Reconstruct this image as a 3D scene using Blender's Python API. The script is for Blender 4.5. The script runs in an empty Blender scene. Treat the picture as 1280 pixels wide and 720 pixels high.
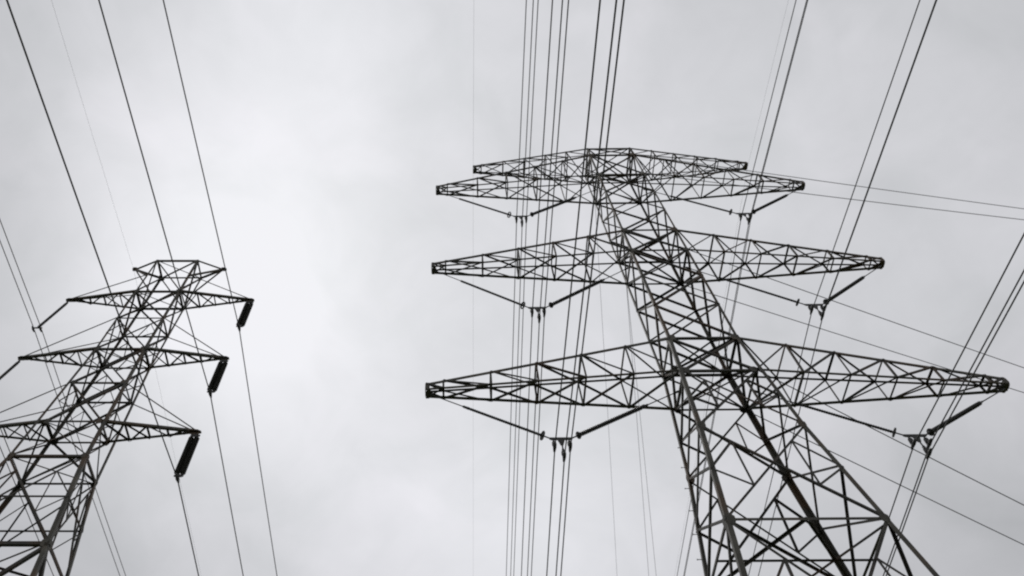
import bpy, bmesh, math, random
from mathutils import Vector, Matrix
rnd = random.Random(7)
R = math.radians
scene = bpy.context.scene
col = scene.collection

# ------------------------------------------------------------------ camera
cam_d = bpy.data.cameras.new('camera'); cam = bpy.data.objects.new('camera', cam_d); col.objects.link(cam)
PITCH, ROLL = R(59.083), R(0.474)
F = Vector((0, math.cos(PITCH), math.sin(PITCH))); r0 = Vector((1, 0, 0)); u0 = r0.cross(F)
rr = r0 * math.cos(ROLL) + u0 * math.sin(ROLL); uu = -r0 * math.sin(ROLL) + u0 * math.cos(ROLL)
m = Matrix((rr, uu, -F)).transposed().to_4x4(); m.translation = Vector((0, 0, 1.6)); cam.matrix_world = m
cam_d.sensor_width = 36.0; cam_d.lens = 942.66 / 1280 * 36; cam_d.shift_x = 79.43 / 1280
cam_d.clip_start = 0.1; cam_d.clip_end = 6000
scene.camera = cam

# ------------------------------------------------------------------ overcast sky, soft sun
SUN_EL, SUN_AZ = R(60), R(-24)            # azimuth from +Y towards +X
sun_dir = Vector((math.sin(SUN_AZ) * math.cos(SUN_EL), math.cos(SUN_AZ) * math.cos(SUN_EL), math.sin(SUN_EL)))
w = bpy.data.worlds.new('World'); scene.world = w; w.use_nodes = True
nt = w.node_tree; N = nt.nodes; L = nt.links
bg = N['Background']; bg.inputs['Strength'].default_value = 0.1
sky = N.new('ShaderNodeTexSky'); sky.sky_type = 'NISHITA'; sky.sun_disc = False
sky.sun_elevation = SUN_EL; sky.sun_rotation = SUN_AZ
tc = N.new('ShaderNodeTexCoord')
def mth(op, a, b=None, c=None, clamp=False):
    n = N.new('ShaderNodeMath'); n.operation = op; n.use_clamp = clamp
    for i, v in enumerate((a, b, c)):
        if v is None: continue
        if isinstance(v, (int, float)): n.inputs[i].default_value = v
        else: L.new(v, n.inputs[i])
    return n.outputs[0]
def vnoise(scale, detail, rough, off=(0, 0, 0), stretch=(1, 1, 1), dist=0.0):
    mp = N.new('ShaderNodeMapping'); mp.inputs['Location'].default_value = off; mp.inputs['Scale'].default_value = stretch
    L.new(tc.outputs['Generated'], mp.inputs['Vector'])
    n = N.new('ShaderNodeTexNoise'); n.inputs['Scale'].default_value = scale; n.inputs['Detail'].default_value = detail
    n.inputs['Roughness'].default_value = rough; n.inputs['Distortion'].default_value = dist
    L.new(mp.outputs['Vector'], n.inputs['Vector']); return n.outputs['Fac']
n1 = vnoise(2.3, 5, 0.42, (3.1, 1.7, 0.4), (1, 1, 1.3), 0.4)
n2 = vnoise(6.5, 6, 0.5, (9.1, 4.7, 2.4), (1, 1, 1.4), 0.6)
def glow(direction, power):
    dt = N.new('ShaderNodeVectorMath'); dt.operation = 'DOT_PRODUCT'
    nm = N.new('ShaderNodeVectorMath'); nm.operation = 'NORMALIZE'; L.new(tc.outputs['Generated'], nm.inputs[0])
    L.new(nm.outputs['Vector'], dt.inputs[0]); dt.inputs[1].default_value = direction
    return mth('POWER', mth('MAXIMUM', dt.outputs['Value'], 0.0), power)
v = 4.85
for d_, p_, a_ in (((-0.155, 0.188, 0.97), 17.7, 3.15), ((-0.315, 0.50, 0.807), 40.0, 3.3), ((0.055, 0.721, 0.69), 16.8, 2.85), ((0.43, 0.302, 0.851), 11.7, 1.9)):
    v = mth('ADD', v, mth('MULTIPLY', glow(d_, p_), a_))      # thin places in the overcast where more light comes through
v = mth('ADD', v, mth('MULTIPLY', mth('SUBTRACT', n1, 0.5), 2.1))
v = mth('ADD', v, mth('MULTIPLY', mth('SUBTRACT', n2, 0.5), 2.1))
n3 = vnoise(15.0, 5, 0.55, (2.3, 8.7, 5.4), (1, 1, 1.2), 0.8)
v = mth('ADD', v, mth('MULTIPLY', mth('SUBTRACT', n3, 0.5), 0.7))
v = mth('MINIMUM', v, 9.3)
tint = N.new('ShaderNodeMix'); tint.data_type = 'RGBA'; tint.inputs[6].default_value = (0.938, 0.962, 0.988, 1); tint.inputs[7].default_value = (0.962, 0.950, 1.0, 1)
L.new(n2, tint.inputs[0])
cl = N.new('ShaderNodeVectorMath'); cl.operation = 'SCALE'; L.new(tint.outputs[2], cl.inputs[0]); L.new(v, cl.inputs['Scale'])
mx = N.new('ShaderNodeMix'); mx.data_type = 'RGBA'; mx.inputs[0].default_value = 0.97
L.new(sky.outputs['Color'], mx.inputs[6]); L.new(cl.outputs['Vector'], mx.inputs[7]); L.new(mx.outputs[2], bg.inputs['Color'])
sd = bpy.data.lights.new('sun', 'SUN'); sd.energy = 0.8; sd.angle = R(18); sd.color = (1.0, 0.97, 0.93)
so = bpy.data.objects.new('sun', sd); col.objects.link(so); so.rotation_euler = sun_dir.to_track_quat('Z', 'Y').to_euler()
scene.view_settings.view_transform = 'Standard'; scene.view_settings.look = 'None'
scene.view_settings.exposure = 0.0; scene.view_settings.gamma = 1.0; scene.view_settings.use_curve_mapping = False
scene.cycles.filter_width = 2.15

# ------------------------------------------------------------------ materials
def mat(name, ramp, rough=0.6, metal=0.0, scale=1.2, fine=14.0, bump=0.0, rust=None):
    M = bpy.data.materials.new(name); M.use_nodes = True; t = M.node_tree; b = t.nodes['Principled BSDF']
    c = t.nodes.new('ShaderNodeTexCoord')
    a = t.nodes.new('ShaderNodeTexNoise'); a.inputs['Scale'].default_value = scale; a.inputs['Detail'].default_value = 6; a.inputs['Roughness'].default_value = 0.65
    t.links.new(c.outputs['Object'], a.inputs['Vector'])
    cr = t.nodes.new('ShaderNodeValToRGB')
    while len(cr.color_ramp.elements) < len(ramp): cr.color_ramp.elements.new(0.5)
    for e, (p, cc) in zip(cr.color_ramp.elements, ramp): e.position = p; e.color = (*cc, 1)
    t.links.new(a.outputs['Fac'], cr.inputs['Fac']); out = cr.outputs['Color']
    f = t.nodes.new('ShaderNodeTexNoise'); f.inputs['Scale'].default_value = fine; f.inputs['Detail'].default_value = 4
    t.links.new(c.outputs['Object'], f.inputs['Vector'])
    if rust:
        k = t.nodes.new('ShaderNodeTexNoise'); k.inputs['Scale'].default_value = 0.55; k.inputs['Detail'].default_value = 5
        t.links.new(c.outputs['Object'], k.inputs['Vector'])
        q = t.nodes.new('ShaderNodeMapRange'); q.inputs[1].default_value = 0.5; q.inputs[2].default_value = 0.6; t.links.new(k.outputs['Fac'], q.inputs[0])
        x = t.nodes.new('ShaderNodeMix'); x.data_type = 'RGBA'; x.inputs[7].default_value = (*rust, 1)
        t.links.new(q.outputs[0], x.inputs[0]); t.links.new(out, x.inputs[6]); out = x.outputs[2]
    t.links.new(out, b.inputs['Base Color'])
    rg = t.nodes.new('ShaderNodeMapRange'); rg.inputs[3].default_value = rough - 0.12; rg.inputs[4].default_value = rough + 0.12
    t.links.new(f.outputs['Fac'], rg.inputs[0]); t.links.new(rg.outputs[0], b.inputs['Roughness'])
    b.inputs['Metallic'].default_value = metal
    if bump:
        bp = t.nodes.new('ShaderNodeBump'); bp.inputs['Strength'].default_value = bump; bp.inputs['Distance'].default_value = 0.02
        t.links.new(f.outputs['Fac'], bp.inputs['Height']); t.links.new(bp.outputs['Normal'], b.inputs['Normal'])
    return M
STEEL = mat('weathered_steel', [(0.25, (0.034, 0.032, 0.026)), (0.5, (0.072, 0.067, 0.054)), (0.78, (0.155, 0.145, 0.118))], 0.65, 0.0, 1.1, 16, 0.15, rust=(0.095, 0.060, 0.034))
STEEL_THIN = mat('dark_weathered_steel', [(0.25, (0.021, 0.020, 0.017)), (0.5, (0.044, 0.041, 0.034)), (0.78, (0.092, 0.086, 0.072))], 0.7, 0.0, 1.6, 16, 0.1, rust=(0.070, 0.042, 0.024))
CONDUCTOR = mat('aluminium_conductor', [(0.3, (0.045, 0.045, 0.047)), (0.7, (0.085, 0.085, 0.088))], 0.6, 0.0, 0.7, 20)
EARTH = mat('galvanised_strand', [(0.3, (0.20, 0.20, 0.21)), (0.7, (0.30, 0.30, 0.31))], 0.5, 0.2, 0.7, 20)
PORCELAIN = mat('dark_glazed_insulator', [(0.3, (0.012, 0.011, 0.011)), (0.7, (0.025, 0.022, 0.021))], 0.35, 0.0, 2.0, 20)
FITTING = mat('dark_line_fitting', [(0.3, (0.02, 0.02, 0.021)), (0.7, (0.045, 0.043, 0.042))], 0.55, 0.0, 3.0, 30)
CONCRETE = mat('footing_concrete', [(0.3, (0.24, 0.23, 0.21)), (0.7, (0.36, 0.35, 0.33))], 0.85, 0.0, 2.5, 30, 0.3)
GRASS = mat('rough_grass', [(0.3, (0.030, 0.042, 0.016)), (0.5, (0.052, 0.066, 0.026)), (0.75, (0.085, 0.080, 0.042))], 0.9, 0.0, 0.35, 9, 0.6)

# ------------------------------------------------------------------ mesh helpers
V = Vector
class MB:
    def __init__(s): s.v = []; s.f = []
    def add(s, vs, fs):
        k = len(s.v); s.v += [tuple(p) for p in vs]; s.f += [tuple(i + k for i in f) for f in fs]
    def sweep(s, p, q, sec, u, vv):
        n = len(sec); vs = [p + u * a + vv * b for a, b in sec] + [q + u * a + vv * b for a, b in sec]
        fs = [(i, (i + 1) % n, n + (i + 1) % n, n + i) for i in range(n)]
        if n == 6:    # L section: two quads per cap
            fs += [(0, 3, 2, 1), (0, 5, 4, 3), (6, 7, 8, 9), (6, 9, 10, 11)]
        else:
            fs += [tuple(range(n - 1, -1, -1)), tuple(range(n, 2 * n))]
        s.add(vs, fs)
    def angle(s, p, q, ud, vd, wd, t=None):
        """angle iron: corner on the line p-q, one flange along ud, the other along vd"""
        p = V(p); q = V(q); a = (q - p).normalized(); ud = V(ud); vd = V(vd)
        vv = (vd - a * vd.dot(a)).normalized(); u = a.cross(vv)
        if u.dot(ud) < 0: u = -u
        t = t or max(0.010, wd * 0.1)
        s.sweep(p, q, [(0, 0), (wd, 0), (wd, t), (t, t), (t, wd), (0, wd)], u, vv)
    def brace(s, p, q, n, wd, off=None):
        """bracing angle lying on a face with outward normal n, a few millimetres in or out of it"""
        p = V(p); q = V(q); n = V(n).normalized(); a = (q - p).normalized()
        n = (n - a * n.dot(a)).normalized(); u = a.cross(n)
        if rnd.random() < 0.5: u = -u
        o = n * (rnd.uniform(0.004, 0.03) if off is None else off) - u * wd * 0.5
        s.angle(p + o, q + o, u, -n, wd)
    def plate(s, c, u, vv, a, b, t):
        c = V(c); u = V(u).normalized(); vv = V(vv); vv = (vv - u * vv.dot(u)).normalized(); n = u.cross(vv)
        s.sweep(c - n * t / 2, c + n * t / 2, [(-a / 2, -b / 2 + 0.25 * b), (-a / 2 + 0.25 * a, -b / 2), (a / 2 - .2 * a, -b / 2), (a / 2, -b / 2 + .3 * b), (a / 2, b / 2 - .2 * b), (a / 2 - .25 * a, b / 2), (-a / 2 + .2 * a, b / 2), (-a / 2, b / 2 - .2 * b)], u, vv)
    def tube(s, p, q, r, n=8):
        p = V(p); q = V(q); a = (q - p).normalized(); u = a.orthogonal().normalized(); vv = a.cross(u)
        s.sweep(p, q, [(r * math.cos(2 * math.pi * i / n), r * math.sin(2 * math.pi * i / n)) for i in range(n)], u, vv)
    def path(s, pts, r, n=6):
        k = len(pts); vs = []; fs = []
        for i, p in enumerate(pts):
            a = (V(pts[min(i + 1, k - 1)]) - V(pts[max(i - 1, 0)])).normalized(); u = a.cross(V((0, 0, 1))).normalized(); vv = u.cross(a)
            vs += [V(p) + u * r * math.cos(2 * math.pi * j / n) + vv * r * math.sin(2 * math.pi * j / n) for j in range(n)]
        for i in range(k - 1):
            fs += [(i * n + j, i * n + (j + 1) % n, (i + 1) * n + (j + 1) % n, (i + 1) * n + j) for j in range(n)]
        fs += [tuple(range(n - 1, -1, -1)), tuple(range((k - 1) * n, k * n))]; s.add(vs, fs)
    def lathe(s, p, q, prof, n=12):
        """prof: list of (distance from p, radius)"""
        p = V(p); q = V(q); a = (q - p).normalized(); u = a.orthogonal().normalized(); vv = a.cross(u); vs = []; fs = []
        for d, r in prof: vs += [p + a * d + u * r * math.cos(2 * math.pi * j / n) + vv * r * math.sin(2 * math.pi * j / n) for j in range(n)]
        for i in range(len(prof) - 1): fs += [(i * n + j, i * n + (j + 1) % n, (i + 1) * n + (j + 1) % n, (i + 1) * n + j) for j in range(n)]
        fs += [tuple(range(n - 1, -1, -1)), tuple(range((len(prof) - 1) * n, len(prof) * n))]; s.add(vs, fs)
    def torus(s, c, axis, rad, r, n=20, k=6):
        c = V(c); a = V(axis).normalized(); u = a.orthogonal().normalized(); vv = a.cross(u); vs = []; fs = []
        for i in range(n):
            d = u * math.cos(2 * math.pi * i / n) + vv * math.sin(2 * math.pi * i / n)
            vs += [c + d * (rad + r * math.cos(2 * math.pi * j / k)) + a * r * math.sin(2 * math.pi * j / k) for j in range(k)]
        for i in range(n): fs += [(i * k + j, i * k + (j + 1) % k, ((i + 1) % n) * k + (j + 1) % k, ((i + 1) % n) * k + j) for j in range(k)]
        s.add(vs, fs)
    def build(s, name, material, parent=None, smooth=False):
        me = bpy.data.meshes.new(name); me.from_pydata(s.v, [], s.f)
        bm = bmesh.new(); bm.from_mesh(me); bmesh.ops.recalc_face_normals(bm, faces=bm.faces); bm.to_mesh(me); bm.free()
        me.materials.append(material)
        if smooth: me.polygons.foreach_set('use_smooth', [True] * len(me.polygons))
        o = bpy.data.objects.new(name, me); col.objects.link(o)
        if parent: o.parent = parent
        return o
def tag(o, label, cat, group=None):
    o['label'] = label; o['category'] = cat
    if group: o['group'] = group
    return o
def empty(name, loc, rz, label, cat, group=None):
    o = bpy.data.objects.new(name, None); col.objects.link(o); o.location = loc; o.rotation_euler = (0, 0, rz); o.empty_display_size = 0.5
    return tag(o, label, cat, group)

# ------------------------------------------------------------------ ground
g = MB(); gn = 40
gx = [(-1 + 2 * i / gn) for i in range(gn + 1)]; gx = [math.copysign(abs(a) ** 2.2, a) * 2500 for a in gx]
gv = [(x, y, -0.35 * math.exp(-0) * 0 + (0.12 * math.sin(x * 0.11) * math.cos(y * 0.09) if max(abs(x), abs(y)) > 60 else 0)) for y in gx for x in gx]
g.add(gv, [(j * (gn + 1) + i, j * (gn + 1) + i + 1, (j + 1) * (gn + 1) + i + 1, (j + 1) * (gn + 1) + i) for j in range(gn) for i in range(gn)])
go = g.build('ground', GRASS); go['kind'] = 'structure'

# ------------------------------------------------------------------ tower geometry shared
class Frame:
    """square-cut lattice body: vertical cage above, splayed legs below"""
    def __init__(s, hw, k, zwaist, slope): s.hw, s.k, s.zw, s.sl = hw, k, zwaist, slope
    def h(s, z): return s.hw + max(0.0, s.zw - z) * s.sl
    def p(s, sx, sy, z): h = s.h(z); return V((sx * h, sy * h * s.k, z))
FACES = {'near': ((-1, -1), (1, -1), (0, -1, 0)), 'far': ((-1, 1), (1, 1), (0, 1, 0)), 'left': ((-1, -1), (-1, 1), (-1, 0, 0)), 'right': ((1, -1), (1, 1), (1, 0, 0))}
def lerp(a, b, t): return a + (b - a) * t
def x_panel(fr, face, za, zb, wd, parent, material, red=0.0, name='cross_brace'):
    """X between level za (top) and zb on one face; red = width of the redundant struts"""
    a, b, n = FACES[face]; mb = MB()
    p0, p1, q0, q1 = fr.p(*a, za), fr.p(*b, za), fr.p(*a, zb), fr.p(*b, zb)
    mb.brace(p0, q1, n, wd, 0.006); mb.brace(p1, q0, n, wd, -0.006 - wd * 0.12)
    if red:
        zh = (za + zb) / 2
        for (t, o, h, s0, s1) in (((p1, q0), (p0, q1), fr.p(*b, zh), .2, .68), ((p0, q1), (p1, q0), fr.p(*a, zh), .2, .68)):
            u1 = lerp(*t, s0); u2 = lerp(*o, s1)
            mb.brace(h, u1, n, red); mb.brace(h, u2, n, red); mb.brace(u1, u2, n, red)
    return mb.build(name, material, parent)
def ring(fr, z, wd, parent, material, plan='x', pw=.8, faces=('near', 'far', 'left', 'right'), name='ring_frame'):
    mb = MB()
    for fc in faces:
        a, b, n = FACES[fc]; mb.brace(fr.p(*a, z), fr.p(*b, z), n, wd, -0.012)
    P = {(a, b): fr.p(a, b, z) for a in (-1, 1) for b in (-1, 1)}; up = (0, 0, 1)
    if plan == 'x':
        mb.brace(P[-1, -1], P[1, 1], up, wd * pw, -0.03); mb.brace(P[1, -1], P[-1, 1], up, wd * pw, 0.05)
    return mb.build(name, material, parent)
def make_leg(fr, sx, sy, zs, wd, parent, material, nodes, gus, big=0):
    mb = MB()
    for za, zb, ww in zs:
        if big and za < 26: ww *= big
        mb.angle(fr.p(sx, sy, za), fr.p(sx, sy, zb), (-sx, 0, 0), (0, -sy, 0), ww, ww * 0.11)
    for z in nodes:                                  # gusset plates bolted on both flanges
        c = fr.p(sx, sy, z); s = gus * rnd.uniform(.85, 1.15)
        mb.plate(c + V((-sx * s * .42, sy * 0.011, 0)), (1, 0, 0), (0, 0, 1), s, s * 1.1, 0.012)
        mb.plate(c + V((sx * 0.011, -sy * s * .42, 0)), (0, 1, 0), (0, 0, 1), s, s * 1.1, 0.012)
    return mb.build('leg', material, parent)
def footing(fr, sx, sy, parent):
    c = fr.p(sx, sy, 0); mb = MB(); mb.lathe((c.x, c.y, -0.6), (c.x, c.y, 1), [(0, .75), (.85, .6), (.95, .52)], 16)
    return mb.build('footing', CONCRETE, parent)

# ------------------------------------------------------------------ the large tower
AX, AY, AYAW = 10.165, 17.979, R(-1.302)
A = empty('lattice_tower', (AX, AY, 0), AYAW, 'large dark steel lattice tower with four tiers of boxed crossarms', 'pylon', 'lattice transmission towers')
fa = Frame(1.385, 0.706, 24.226, 0.1151)
Z = dict(P=47.54, Ut=46.41, Ub=43.271, Mt=35.927, Mb=33.753, Lt=26.353, Lb=24.226)
Z1, Z2, Z3 = 20.85, 16.5, 9.2
legs = {}
for sx in (-1, 1):
    for sy in (-1, 1):
        legs[sx, sy] = make_leg(fa, sx, sy, [(0.3, 20.85, 0.148), (20.85, 26.4, 0.138), (26.4, 36.2, 0.115), (36.2, 47.6, 0.095)], .2, A, STEEL,
                                [Z[k] for k in ('Ut', 'Ub', 'Mt', 'Mb', 'Lt', 'Lb')] + [Z1, Z2, Z3], 0.30, 1.3 if (sx, sy) == (1, 1) else 0)
        footing(fa, sx, sy, A)
k = 0
for i in range(43):                                   # climbing bolts on the far left leg
    z = 3.2 + i * 0.465; c = fa.p(-1, 1, z); mb = MB()
    if i % 2: mb.tube(c + V((0.01, -0.06, 0)), c + V((-0.15, -0.06, 0)), 0.0135, 6); mb.tube(c + V((-0.135, -0.06, 0)), c + V((-0.155, -0.06, 0)), 0.026, 6)
    else: mb.tube(c + V((0.06, -0.01, 0)), c + V((0.06, 0.15, 0)), 0.0135, 6); mb.tube(c + V((0.06, 0.135, 0)), c + V((0.06, 0.155, 0)), 0.026, 6)
    mb.build('step_bolt', STEEL_THIN, legs[-1, 1])
levels = [Z['P'], Z['Ut'], Z['Ub']]
def split(a, b, n): return [a + (b - a) * i / n for i in range(n + 1)]
panels = [(Z['P'], Z['Ut']), (Z['Ut'], Z['Ub'])]
for a, b, n in ((Z['Ub'], Z['Mt'], 3), (Z['Mt'], Z['Mb'], 1), (Z['Mb'], Z['Lt'], 3), (Z['Lt'], Z['Lb'], 1)):
    s = split(a, b, n); panels += list(zip(s[:-1], s[1:]))
for za, zb in panels:
    for fc in FACES: x_panel(fa, fc, za, zb, 0.088 if za < 36 else 0.074, A, STEEL_THIN)
for za, zb, rd in ((Z['Lb'], Z1, .065), (Z1, Z2, .07)):
    for fc in ('near', 'far'): x_panel(fa, fc, za, zb, 0.074, A, STEEL_THIN, rd)
hl = [Z['Lb'], 22.6, Z1, 18.75, Z2]
for za, zb in zip(hl[:-1], hl[1:]):
    for fc in ('left', 'right'): x_panel(fa, fc, za, zb, 0.075, A, STEEL_THIN)
for fc in FACES: x_panel(fa, fc, Z2, Z3, 0.085, A, STEEL_THIN, .07); x_panel(fa, fc, Z3, 0.6, 0.12, A, STEEL_THIN, .08)
for kx in Z: ring(fa, Z[kx], 0.09, A, STEEL_THIN)
# the waist diaphragm below the lowest arm, with its plan bracing
rg = ring(fa, Z2, 0.09, A, STEEL, plan='', name='diaphragm')
mb = MB(); up = (0, 0, 1); P = {(a, b): fa.p(a, b, Z2) for a in (-1, 1) for b in (-1, 1)}
nm = (P[-1, -1] + P[1, -1]) / 2; fm = (P[-1, 1] + P[1, 1]) / 2; lm = (P[-1, -1] + P[-1, 1]) / 2; rm = (P[1, -1] + P[1, 1]) / 2
for a, b, ww in ((nm, P[-1, 1], .08), (nm, P[1, 1], .08), (P[-1, -1], P[1, 1], .08), (P[1, -1], fm, .075), (lm, rm, .05)): mb.brace(a, b, up, ww, rnd.uniform(-.12, .12))
mb.build('plan_bracing', STEEL_THIN, A)
ring(fa, Z3, 0.13, A, STEEL)

FR = (0.0, .185, .37, .555, .74, .93, 1.0)
def boxed_arm(side, length, zt, zb, ztip0, ztip1, cw, ww, parent):
    """boxed crossarm: four chords running together at the tip, a warren lattice on each side"""
    h, d = fa.hw, fa.hw * fa.k; td = 0.21
    ch = {('n', 't'): (V((side * h, -d, zt)), V((side * length, -td, ztip1))), ('n', 'b'): (V((side * h, -d, zb)), V((side * length, -td, ztip0))),
          ('f', 't'): (V((side * h, d, zt)), V((side * length, td, ztip1))), ('f', 'b'): (V((side * h, d, zb)), V((side * length, td, ztip0)))}
    nd = {kk: [lerp(a, b, t) for t in FR] for kk, (a, b) in ch.items()}
    root = MB(); up = V((0, 0, 1))
    # end frame and its cheek plates
    for y0 in (-td, td):
        root.plate((side * (length - .08), y0 * 1.06, (ztip0 + ztip1) / 2), (1, 0, 0), (0, 0, 1), .15, abs(ztip1 - ztip0) + .04, .016)
    root.plate((side * (length + .012), 0, (ztip0 + ztip1) / 2), (0, 1, 0), (0, 0, 1), td * 2 + .04, abs(ztip1 - ztip0) + .05, .02)
    root.plate((side * (length - .12), 0, ztip0 - .02), (1, 0, 0), (0, 1, 0), .22, td * 1.9, .016)
    root = root.build('crossarm', STEEL, parent)
    for (fy, fz), (a, b) in ch.items():
        c = MB(); k_ = cw * {'nt': 1.08, 'fb': 1.2, 'nb': .55, 'ft': .55}[fy + fz]
        c.angle(a, b, (0, 1 if fy == 'n' else -1, 0), (0, 0, -1 if fz == 't' else 1), k_, k_ * .12); c.build('chord', STEEL, root)
    K = range(1, 6)
    for fy, n in (('n', (0, -1, 0)), ('f', (0, 1, 0))):
        c = MB()
        for i in K: c.brace(nd[fy, 't'][i], nd[fy, 'b'][i], n, ww)
        for i in range(1, 7):
            if side < 0 or True:
                if fy == 'n' and side > 0 or side < 0: c.brace(nd[fy, 't'][i], nd[fy, 'b'][i - 1], n, ww)
                else: c.brace(nd[fy, 'b'][i - 1], nd[fy, 't'][i], n, ww)
        c.build('lattice_web', STEEL_THIN, root)
    for fz, n in (('t', (0, 0, 1)), ('b', (0, 0, -1))):
        c = MB()
        for i in K: c.brace(nd['n', fz][i], nd['f', fz][i], n, ww)
        for i in range(1, 7):
            if fz == 't':
                a, b = ('n', 'f') if side < 0 else ('f', 'n')
            else:
                a, b = ('f', 'n') if side < 0 else ('n', 'f')
            c.brace(nd[a, fz][i], nd[b, fz][i - 1], n, ww)
        c.build('lattice_web', STEEL_THIN, root)
    return root
for side in (-1, 1):
    boxed_arm(side, 8.66, Z['P'], Z['Ut'], Z['Ut'] + .12, Z['Ut'] + .36, .080, .055, A)
    boxed_arm(side, 10.95, Z['Ut'], Z['Ub'], Z['Ub'] - .03, Z['Ub'] + .34, .100, .066, A)
    boxed_arm(side, 10.99, Z['Mt'], Z['Mb'], Z['Mb'] - .03, Z['Mb'] + .32, .108, .070, A)
    boxed_arm(side, 11.0, Z['Lt'], Z['Lb'], Z['Lb'] - .03, Z['Lb'] + .32, .108, .070, A)

# ------------------------------------------------------------------ the smaller tower
BX, BY, BYAW = -19.051, 26.43, R(-0.533)
B = empty('lattice_tower', (BX, BY, 0), BYAW, 'smaller steel lattice tower with a flared cap and three slim pointed crossarms', 'pylon', 'lattice transmission towers')
fb = Frame(1.467, 0.506, 30.996, 0.1524)
BT, BU, BM, BL = 48.008, 43.841, 37.373, 30.996; BR1, BR2, BR3 = 28.3, 22.76, 13.5
TU, UM, ML_ = (BT + BU) / 2, (BU + BM) / 2, (BM + BL) / 2
for sx in (-1, 1):
    for sy in (-1, 1):
        make_leg(fb, sx, sy, [(0.3, 28.3, 0.185), (28.3, 37.4, 0.145), (37.4, 48.0, 0.125)], .2, B, STEEL, [BT - .2, BU, BM, BL, BR1, BR2, BR3, ML_], 0.32); footing(fb, sx, sy, B)
for za, zb in ((BT, BU), (BU, UM), (UM, BM), (BM, ML_), (ML_, BL)):
    for fc in FACES: x_panel(fb, fc, za, zb, 0.092, B, STEEL_THIN, .045 if za < BU and fc in ('near', 'far') else 0)
for fc in FACES:
    x_panel(fb, fc, BL, BR1, .1 if fc == 'far' else .065, B, STEEL_THIN); x_panel(fb, fc, BR1, BR2, .1, B, STEEL_THIN, .06)
    x_panel(fb, fc, BR2, BR3, .15, B, STEEL_THIN, .09); x_panel(fb, fc, BR3, .6, .15, B, STEEL_THIN, .09)
for z, ww in ((BT, .12), (BU, .12), (BM, .12), (BL, .12), (BR1, .13), (BR2, .16), (BR3, .14)): ring(fb, z, ww, B, STEEL_THIN, pw=.5)
for z, ww in ((UM, .085), (ML_, .085), ((BR1 + BR2) / 2, .06)): ring(fb, z, ww, B, STEEL_THIN, plan='')
mb = MB(); mb.angle(fb.p(-1, 1, ML_ + .1), fb.p(1, -1, ML_ + .1), (1, 1, 0), (0, 0, -1), .2, .02); mb.build('plan_brace', STEEL, B)
def pointed_arm(side, length, z, ztie, cw, ww, parent):
    """slim crossarm: two chords meeting at a point, plan lattice between them, tie rods up to the legs"""
    h, d = fb.h(z), fb.h(z) * fb.k; root = MB()
    root.plate((side * (length - .2), 0, z + .03), (1, 0, 0), (0, 1, 0), .75, .3, .03)
    root.plate((side * (length - .12), 0, z - .02), (1, 0, 0), (0, 0, 1), .5, .34, .03); root = root.build('crossarm', STEEL, parent)
    e = {}
    for sy in (-1, 1):
        a, b = V((side * h, sy * d, z)), V((side * length, sy * .06, z)); c = MB()
        c.angle(a, b, (0, -sy, 0), (0, 0, 1), cw, cw * .11); c.build('chord', STEEL, root)
        e[sy] = [lerp(a, b, t) for t in (0, .24, .47, .68, .86, 1)]
        c = MB(); c.tube(fb.p(side, sy, ztie), V((side * (length - .1), sy * .05, z + .08)), .032, 6); c.build('tie_rod', STEEL_THIN, root)
    c = MB()
    for i in range(1, 5): c.brace(e[-1][i], e[1][i], (0, 0, 1), ww)
    for i in range(5):
        s = 1 if i % 2 else -1; c.brace(e[s][i], e[-s][i + 1], (0, 0, 1), ww)
        if i < 2: c.brace(e[-s][i], e[s][i + 1], (0, 0, 1), ww * .8)
    c.build('lattice_web', STEEL_THIN, root); return root
for side in (-1, 1):
    pointed_arm(side, 6.06, BU, TU, .15, .085, B); pointed_arm(side, 6.04, BM, UM, .15, .085, B); pointed_arm(side, 6.22, BL, ML_, .15, .085, B)
    c = MB(); tp = V((side * 3.135, 0, BT - .02)); c.plate(tp, (1, 0, 0), (0, 0, 1), .34, .42, .05); c.plate(tp + V((0, 0, .03)), (1, 0, 0), (0, 1, 0), .4, .3, .03)
    cap = c.build('peak_arm', STEEL, B)
    for sy in (-1, 1):
        c = MB(); c.angle(fb.p(side, sy, BT), tp + V((0, sy * .05, 0)), (0, -sy, 0), (0, 0, -1), .13, .014); c.build('chord', STEEL, cap)
        c = MB(); c.angle(fb.p(side, sy, TU - .1), tp + V((0, sy * .04, -.06)), (0, -sy, 0), (0, 0, 1), .11, .012); c.build('strut', STEEL, cap)

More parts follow.
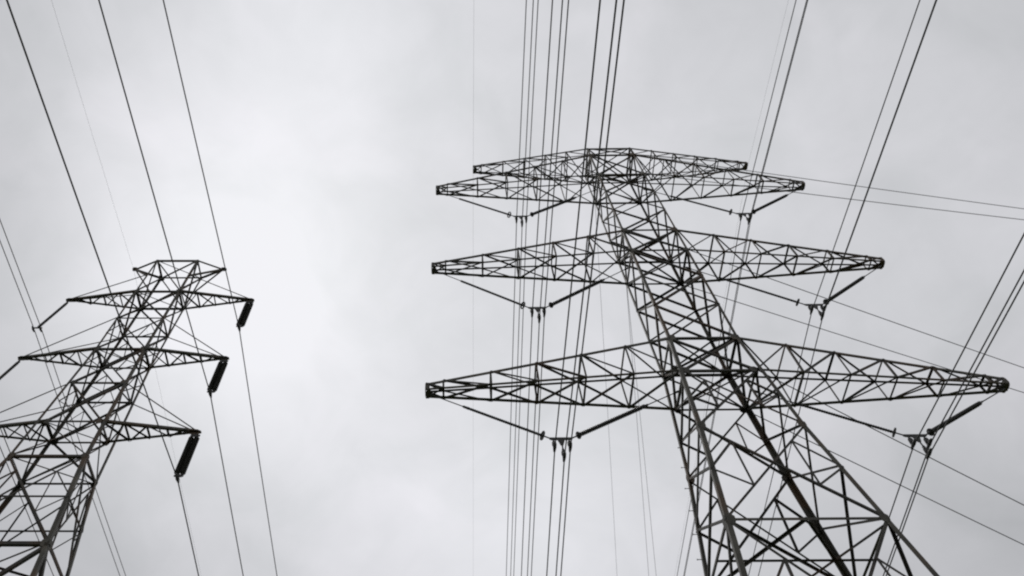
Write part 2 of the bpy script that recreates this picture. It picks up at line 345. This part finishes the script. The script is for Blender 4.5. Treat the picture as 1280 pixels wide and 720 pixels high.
# ------------------------------------------------------------------ insulators
def to_world(T, l):
    X, Y, a = (AX, AY, AYAW) if T == 'A' else (BX, BY, BYAW)
    return V((X + l[0] * math.cos(a) - l[1] * math.sin(a), Y + l[0] * math.sin(a) + l[1] * math.cos(a), l[2]))
def rod_profile(length, core, shed, pitch):
    pr = [(0, core * 1.25), (.10, core * 1.25), (.11, core)]; dd = .14
    while dd < length - .16:
        pr += [(dd, core), (dd + pitch * .45, shed), (dd + pitch * .55, shed), (dd + pitch * .75, core)]; dd += pitch
    return pr + [(length - .1, core), (length - .09, core * 1.25), (length, core * 1.25)]
YOKE = dict(U=39.65, M=30.15, L=21.58)
ARMNAME = dict(U='uppermost full-length', M='middle', L='lowest')
def v_assembly(side, lv):
    cx = side * 6.17; yz = YOKE[lv]; zb = Z[lv + 'b']
    o = to_world('A', (cx, 0, yz))
    t = empty('insulator_assembly', o, AYAW, 'V-shaped pair of dark insulator rods under the %s %s arm of the large tower' % ({'U': 'upper', 'M': 'middle', 'L': 'lowest'}[lv], 'left' if side < 0 else 'right'), 'insulator', 'V-shaped insulators of the large tower')
    for s in (-1, 1):                                  # -1 leans to the left, +1 to the right
        ax = 10.86 if s == side else 1.45
        top = V((side * ax - cx, 0, zb - .07 - yz)); bot = V((s * .40, 0, .07)); dv = bot - top; ln = dv.length
        a = top + dv * .33; b = top + dv * .955; core = (.044, .058) if s < 0 else (.064, .088)
        c = MB(); c.lathe(a, b, rod_profile((b - a).length, core[0], core[1], .08), 10); rod = c.build('insulator_rod', PORCELAIN, t, True)
        c = MB(); c.tube(top, a, .022, 6); c.plate(lerp(top, a, .04), dv, (0, 1, 0), .3, .1, .03); c.plate(lerp(top, a, .95), dv, (0, 1, 0), .2, .1, .035); c.build('link', FITTING, rod)
        c = MB(); c.tube(b, bot, .028, 6); c.build('link', FITTING, rod)
        c = MB(); c.torus(lerp(a, b, .985), dv, .15 if s < 0 else .11, .034)
        w0 = lerp(a, b, .985); uu_ = dv.normalized().cross(V((0, 1, 0)))
        c.tube(w0 - uu_ * (.15 if s < 0 else .11), w0 + uu_ * (.15 if s < 0 else .11), .02, 6); c.build('grading_ring', FITTING, rod, True)
    c = MB(); th = .025
    pts = [(-.42, .085), (.42, .085), (.40, .015), (.33, -.02), (.13, -.01), (.05, -.28), (-.05, -.28), (-.13, -.01), (-.33, -.02), (-.40, .015)]; n_ = len(pts)
    c.add([(x, -th, z) for x, z in pts] + [(x, th, z) for x, z in pts], [(0, 1, 2, 9), (9, 2, 3, 8), (8, 3, 4, 7), (7, 4, 5, 6)] + [tuple(n_ + q for q in f[::-1]) for f in ((0, 1, 2, 9), (9, 2, 3, 8), (8, 3, 4, 7), (7, 4, 5, 6))] + [(q, n_ + q, n_ + (q + 1) % n_, (q + 1) % n_) for q in range(n_)])
    c.build('yoke_plate', FITTING, t)
    for x, z0, z1 in ((-.27, -.02, -.40), (.27, -.02, -.40), (0, -.27, -.88)):
        c = MB(); c.tube((x, 0, z0), (x, 0, z1 + .06), .028, 6); c.plate((x, 0, (z0 + z1) / 2), (0, 0, 1), (1, 0, 0), .2, .09, .05)
        c.lathe((x, -.24, z1 + .01), (x, .24, z1 + .01), [(0, .03), (.06, .055), (.24, .065), (.42, .045), (.48, .025)], 8)
        c.lathe((x, 0, z1 + .32), (x, 0, z1), [(0, .03), (.06, .075), (.2, .085), (.32, .05)], 8)
        c.plate((x, 0, z1 + .07), (0, 0, 1), (0, 1, 0), .16, .16, .09)
        c.build('suspension_clamp', FITTING, t)
for side in (-1, 1):
    for lv in 'UML': v_assembly(side, lv)

def disc_profile(length, pitch, r):
    pr = [(0, .03)]; dd = .12
    while dd < length - .16:
        pr += [(dd, .045), (dd + .03, .05), (dd + pitch * .42, r), (dd + pitch * .55, r), (dd + pitch * .6, .05)]; dd += pitch
    return pr + [(length - .12, .04), (length, .03)]
BARMS = dict(U=(BU, 6.0, 'top'), M=(BM, 5.98, 'middle'), L=(BL, 6.17, 'lowest'))
BEND = {}
def hang(side, lv):
    z, x, nmz = BARMS[lv]; top = to_world('B', (side * x, 0, z)); drop = 2.95 if side > 0 else 3.1
    BEND[side, lv] = (side * x + (-.55 if side < 0 else 0), z - .1 - drop - .22)
    dx = -.55 if side < 0 else .03
    t = empty('insulator_string', top, BYAW, ('stout black double insulator string hanging from the %s right arm tip of the smaller tower' if side > 0 else 'thin dark insulator string hanging from the %s left arm tip of the smaller tower') % nmz, 'insulator', 'hanging insulators of the smaller tower')
    c = MB()
    c.tube((0, 0, -.02), (0, 0, -.26), .03, 6)
    if side > 0: c.plate((0, 0, -.26), (1, 0, 0), (0, 0, 1), .5, .16, .04)
    c.build('hanger_link', FITTING, t)
    for o in ((-.14, .14) if side > 0 else (0,)):
        a = V((o, 0, -.3)); b = V((o + dx, 0, -.1 - drop)); c = MB()
        if side > 0: c.lathe(a, b, disc_profile((b - a).length, .105, .14), 14)
        else: c.lathe(a, b, rod_profile((b - a).length, .06, .095, .12), 10)
        c.build('disc_string' if side > 0 else 'insulator_rod', PORCELAIN, t, True)
    c = MB(); zc = -.1 - drop
    if side > 0:
        c.plate((dx, 0, zc - .03), (1, 0, 0), (0, 0, 1), .46, .16, .04); c.tube((dx, 0, zc), (dx, 0, zc - .2), .03, 6)
        c.lathe((dx, -.3, zc - .21), (dx, .3, zc - .21), [(0, .035), (.1, .06), (.3, .1), (.5, .06), (.6, .035)], 8)
    else:
        c.plate((dx, 0, zc - .06), (1, 0, 0), (0, 0, 1), .56, .12, .04); c.tube((dx, 0, zc + .02), (dx, 0, zc - .1), .03, 6)
        for o in (-.23, .23): c.lathe((dx + o, -.22, zc - .2), (dx + o, .22, zc - .2), [(0, .03), (.08, .045), (.22, .075), (.36, .045), (.44, .03)], 8); c.tube((dx + o, 0, zc - .05), (dx + o, 0, zc - .19), .022, 6)
    c.build('suspension_clamp', FITTING, t)
for side in (-1, 1):
    for lv in 'UML': hang(side, lv)

# ------------------------------------------------------------------ wires
def span(T, x, z0, pre, post, r, name, label, cat, group, material=CONDUCTOR, curve=0.00025, y0=-190, y1=150):
    ys = [y0 + (0 - y0) * i / 60 for i in range(60)] + [-.25, 0, .25] + [1 + (y1 - 1) * i / 50 for i in range(51)]
    ys = sorted(set(round(y, 3) for y in ys)); c = MB()
    c.path([to_world(T, (x, y, z0 - (pre * -y if y < 0 else post * y) + curve * y * y)) for y in ys], r, 6)
    return tag(c.build(name, material, None, True), label, cat, group)
SUBS = (((-.27), -.42, 'left-hand'), (.27, -.42, 'right-hand'), (0.0, -.90, 'lower centre'))
for side in (-1, 1):
    for lv in 'UML':
        for dx, dz, nmz in SUBS:
            span('A', side * 6.17 + dx, YOKE[lv] + dz, .105, .06, .0225, 'conductor_wire',
                 '%s wire of the triple bundle under the %s %s arm of the large tower' % (nmz, {'U': 'upper', 'M': 'middle', 'L': 'lowest'}[lv], 'left' if side < 0 else 'right'), 'power line', 'triple conductors of the large tower')
for side in (-1, 1):
    span('A', side * 8.66, Z['Ut'] + .05, .1, .06, .0045, 'earth_wire', 'faint thin earth wire on the %s tip of the large tower\'s topmost arm' % ('left' if side < 0 else 'right'), 'power line', 'thin earth wires', EARTH)
span('B', -3.135, BT - .25, .1, .06, .006, 'earth_wire', 'faint thin earth wire on the left tip of the smaller tower\'s flared cap', 'power line', 'thin earth wires', EARTH)
for lv in 'UML':
    x, z = BEND[1, lv]
    span('B', x + .03, z, .132, .06, .033, 'conductor_wire', 'single dark wire clamped under the %s right insulator of the smaller tower' % BARMS[lv][2], 'power line', 'conductors of the smaller tower')
    x, z = BEND[-1, lv]
    for o, nmz in ((-.23, 'left-hand'), (.23, 'right-hand')):
        span('B', x + o, z + .12, .055, 0.0, .027, 'conductor_wire', '%s wire of the pair under the %s left insulator of the smaller tower' % (nmz, BARMS[lv][2]), 'power line', 'conductors of the smaller tower')
# a branch line taken off the right and left body corners of the large tower
def branch(sx, sy, z, az, slope, length, r, label, group):
    p = to_world('A', fa.p(sx, sy, z)); d = V((math.sin(R(az)), math.cos(R(az)), slope)); c = MB()
    c.path([p + V((d.x * s, d.y * s, d.z * s + .0006 * s * (s - 12) * (1 if s > 12 else 0))) for s in [length * i / 40 for i in range(41)]], r, 6)
    return tag(c.build('branch_wire', CONDUCTOR, None, True), label, 'power line', group)
GB = 'branch wires leaving the large tower to the right'
for sx, sy, z, az, lab in ((1, -1, 46.35, 84.1, 'upper wire of the topmost grey pair leading right from the large tower'),
                           (1, -1, 43.2, 85.25, 'lower wire of the topmost grey pair leading right from the large tower'),
                           (1, -1, 33.7, 72.05, 'upper wire of the middle grey pair leading right from the large tower'),
                           (1, 1, 33.7, 73.8, 'lower wire of the middle grey pair leading right from the large tower'),
                           (1, -1, 24.15, 63.7, 'upper wire of the lowest grey pair leading right from the large tower'),
                           (1, 1, 24.15, 64.3, 'lower wire of the lowest grey pair leading right from the large tower')):
    branch(sx, sy, z, az, -.1, 150, .021, lab, GB)
GC = 'thin wires leading away behind the large tower'
for sx, sy, z, az, lab in ((-1, 1, 43.2, 8.45, 'thin wire leading away from the upper left body corner of the large tower'),
                           (-1, 1, 33.7, 10.15, 'left one of two thin wires leading away below the large tower\'s middle arm'),
                           (-1, 1, 33.6, 11.4, 'right one of two thin wires leading away below the large tower\'s middle arm')):
    branch(sx, sy, z, az, -.1, 150, .010, lab, GC)
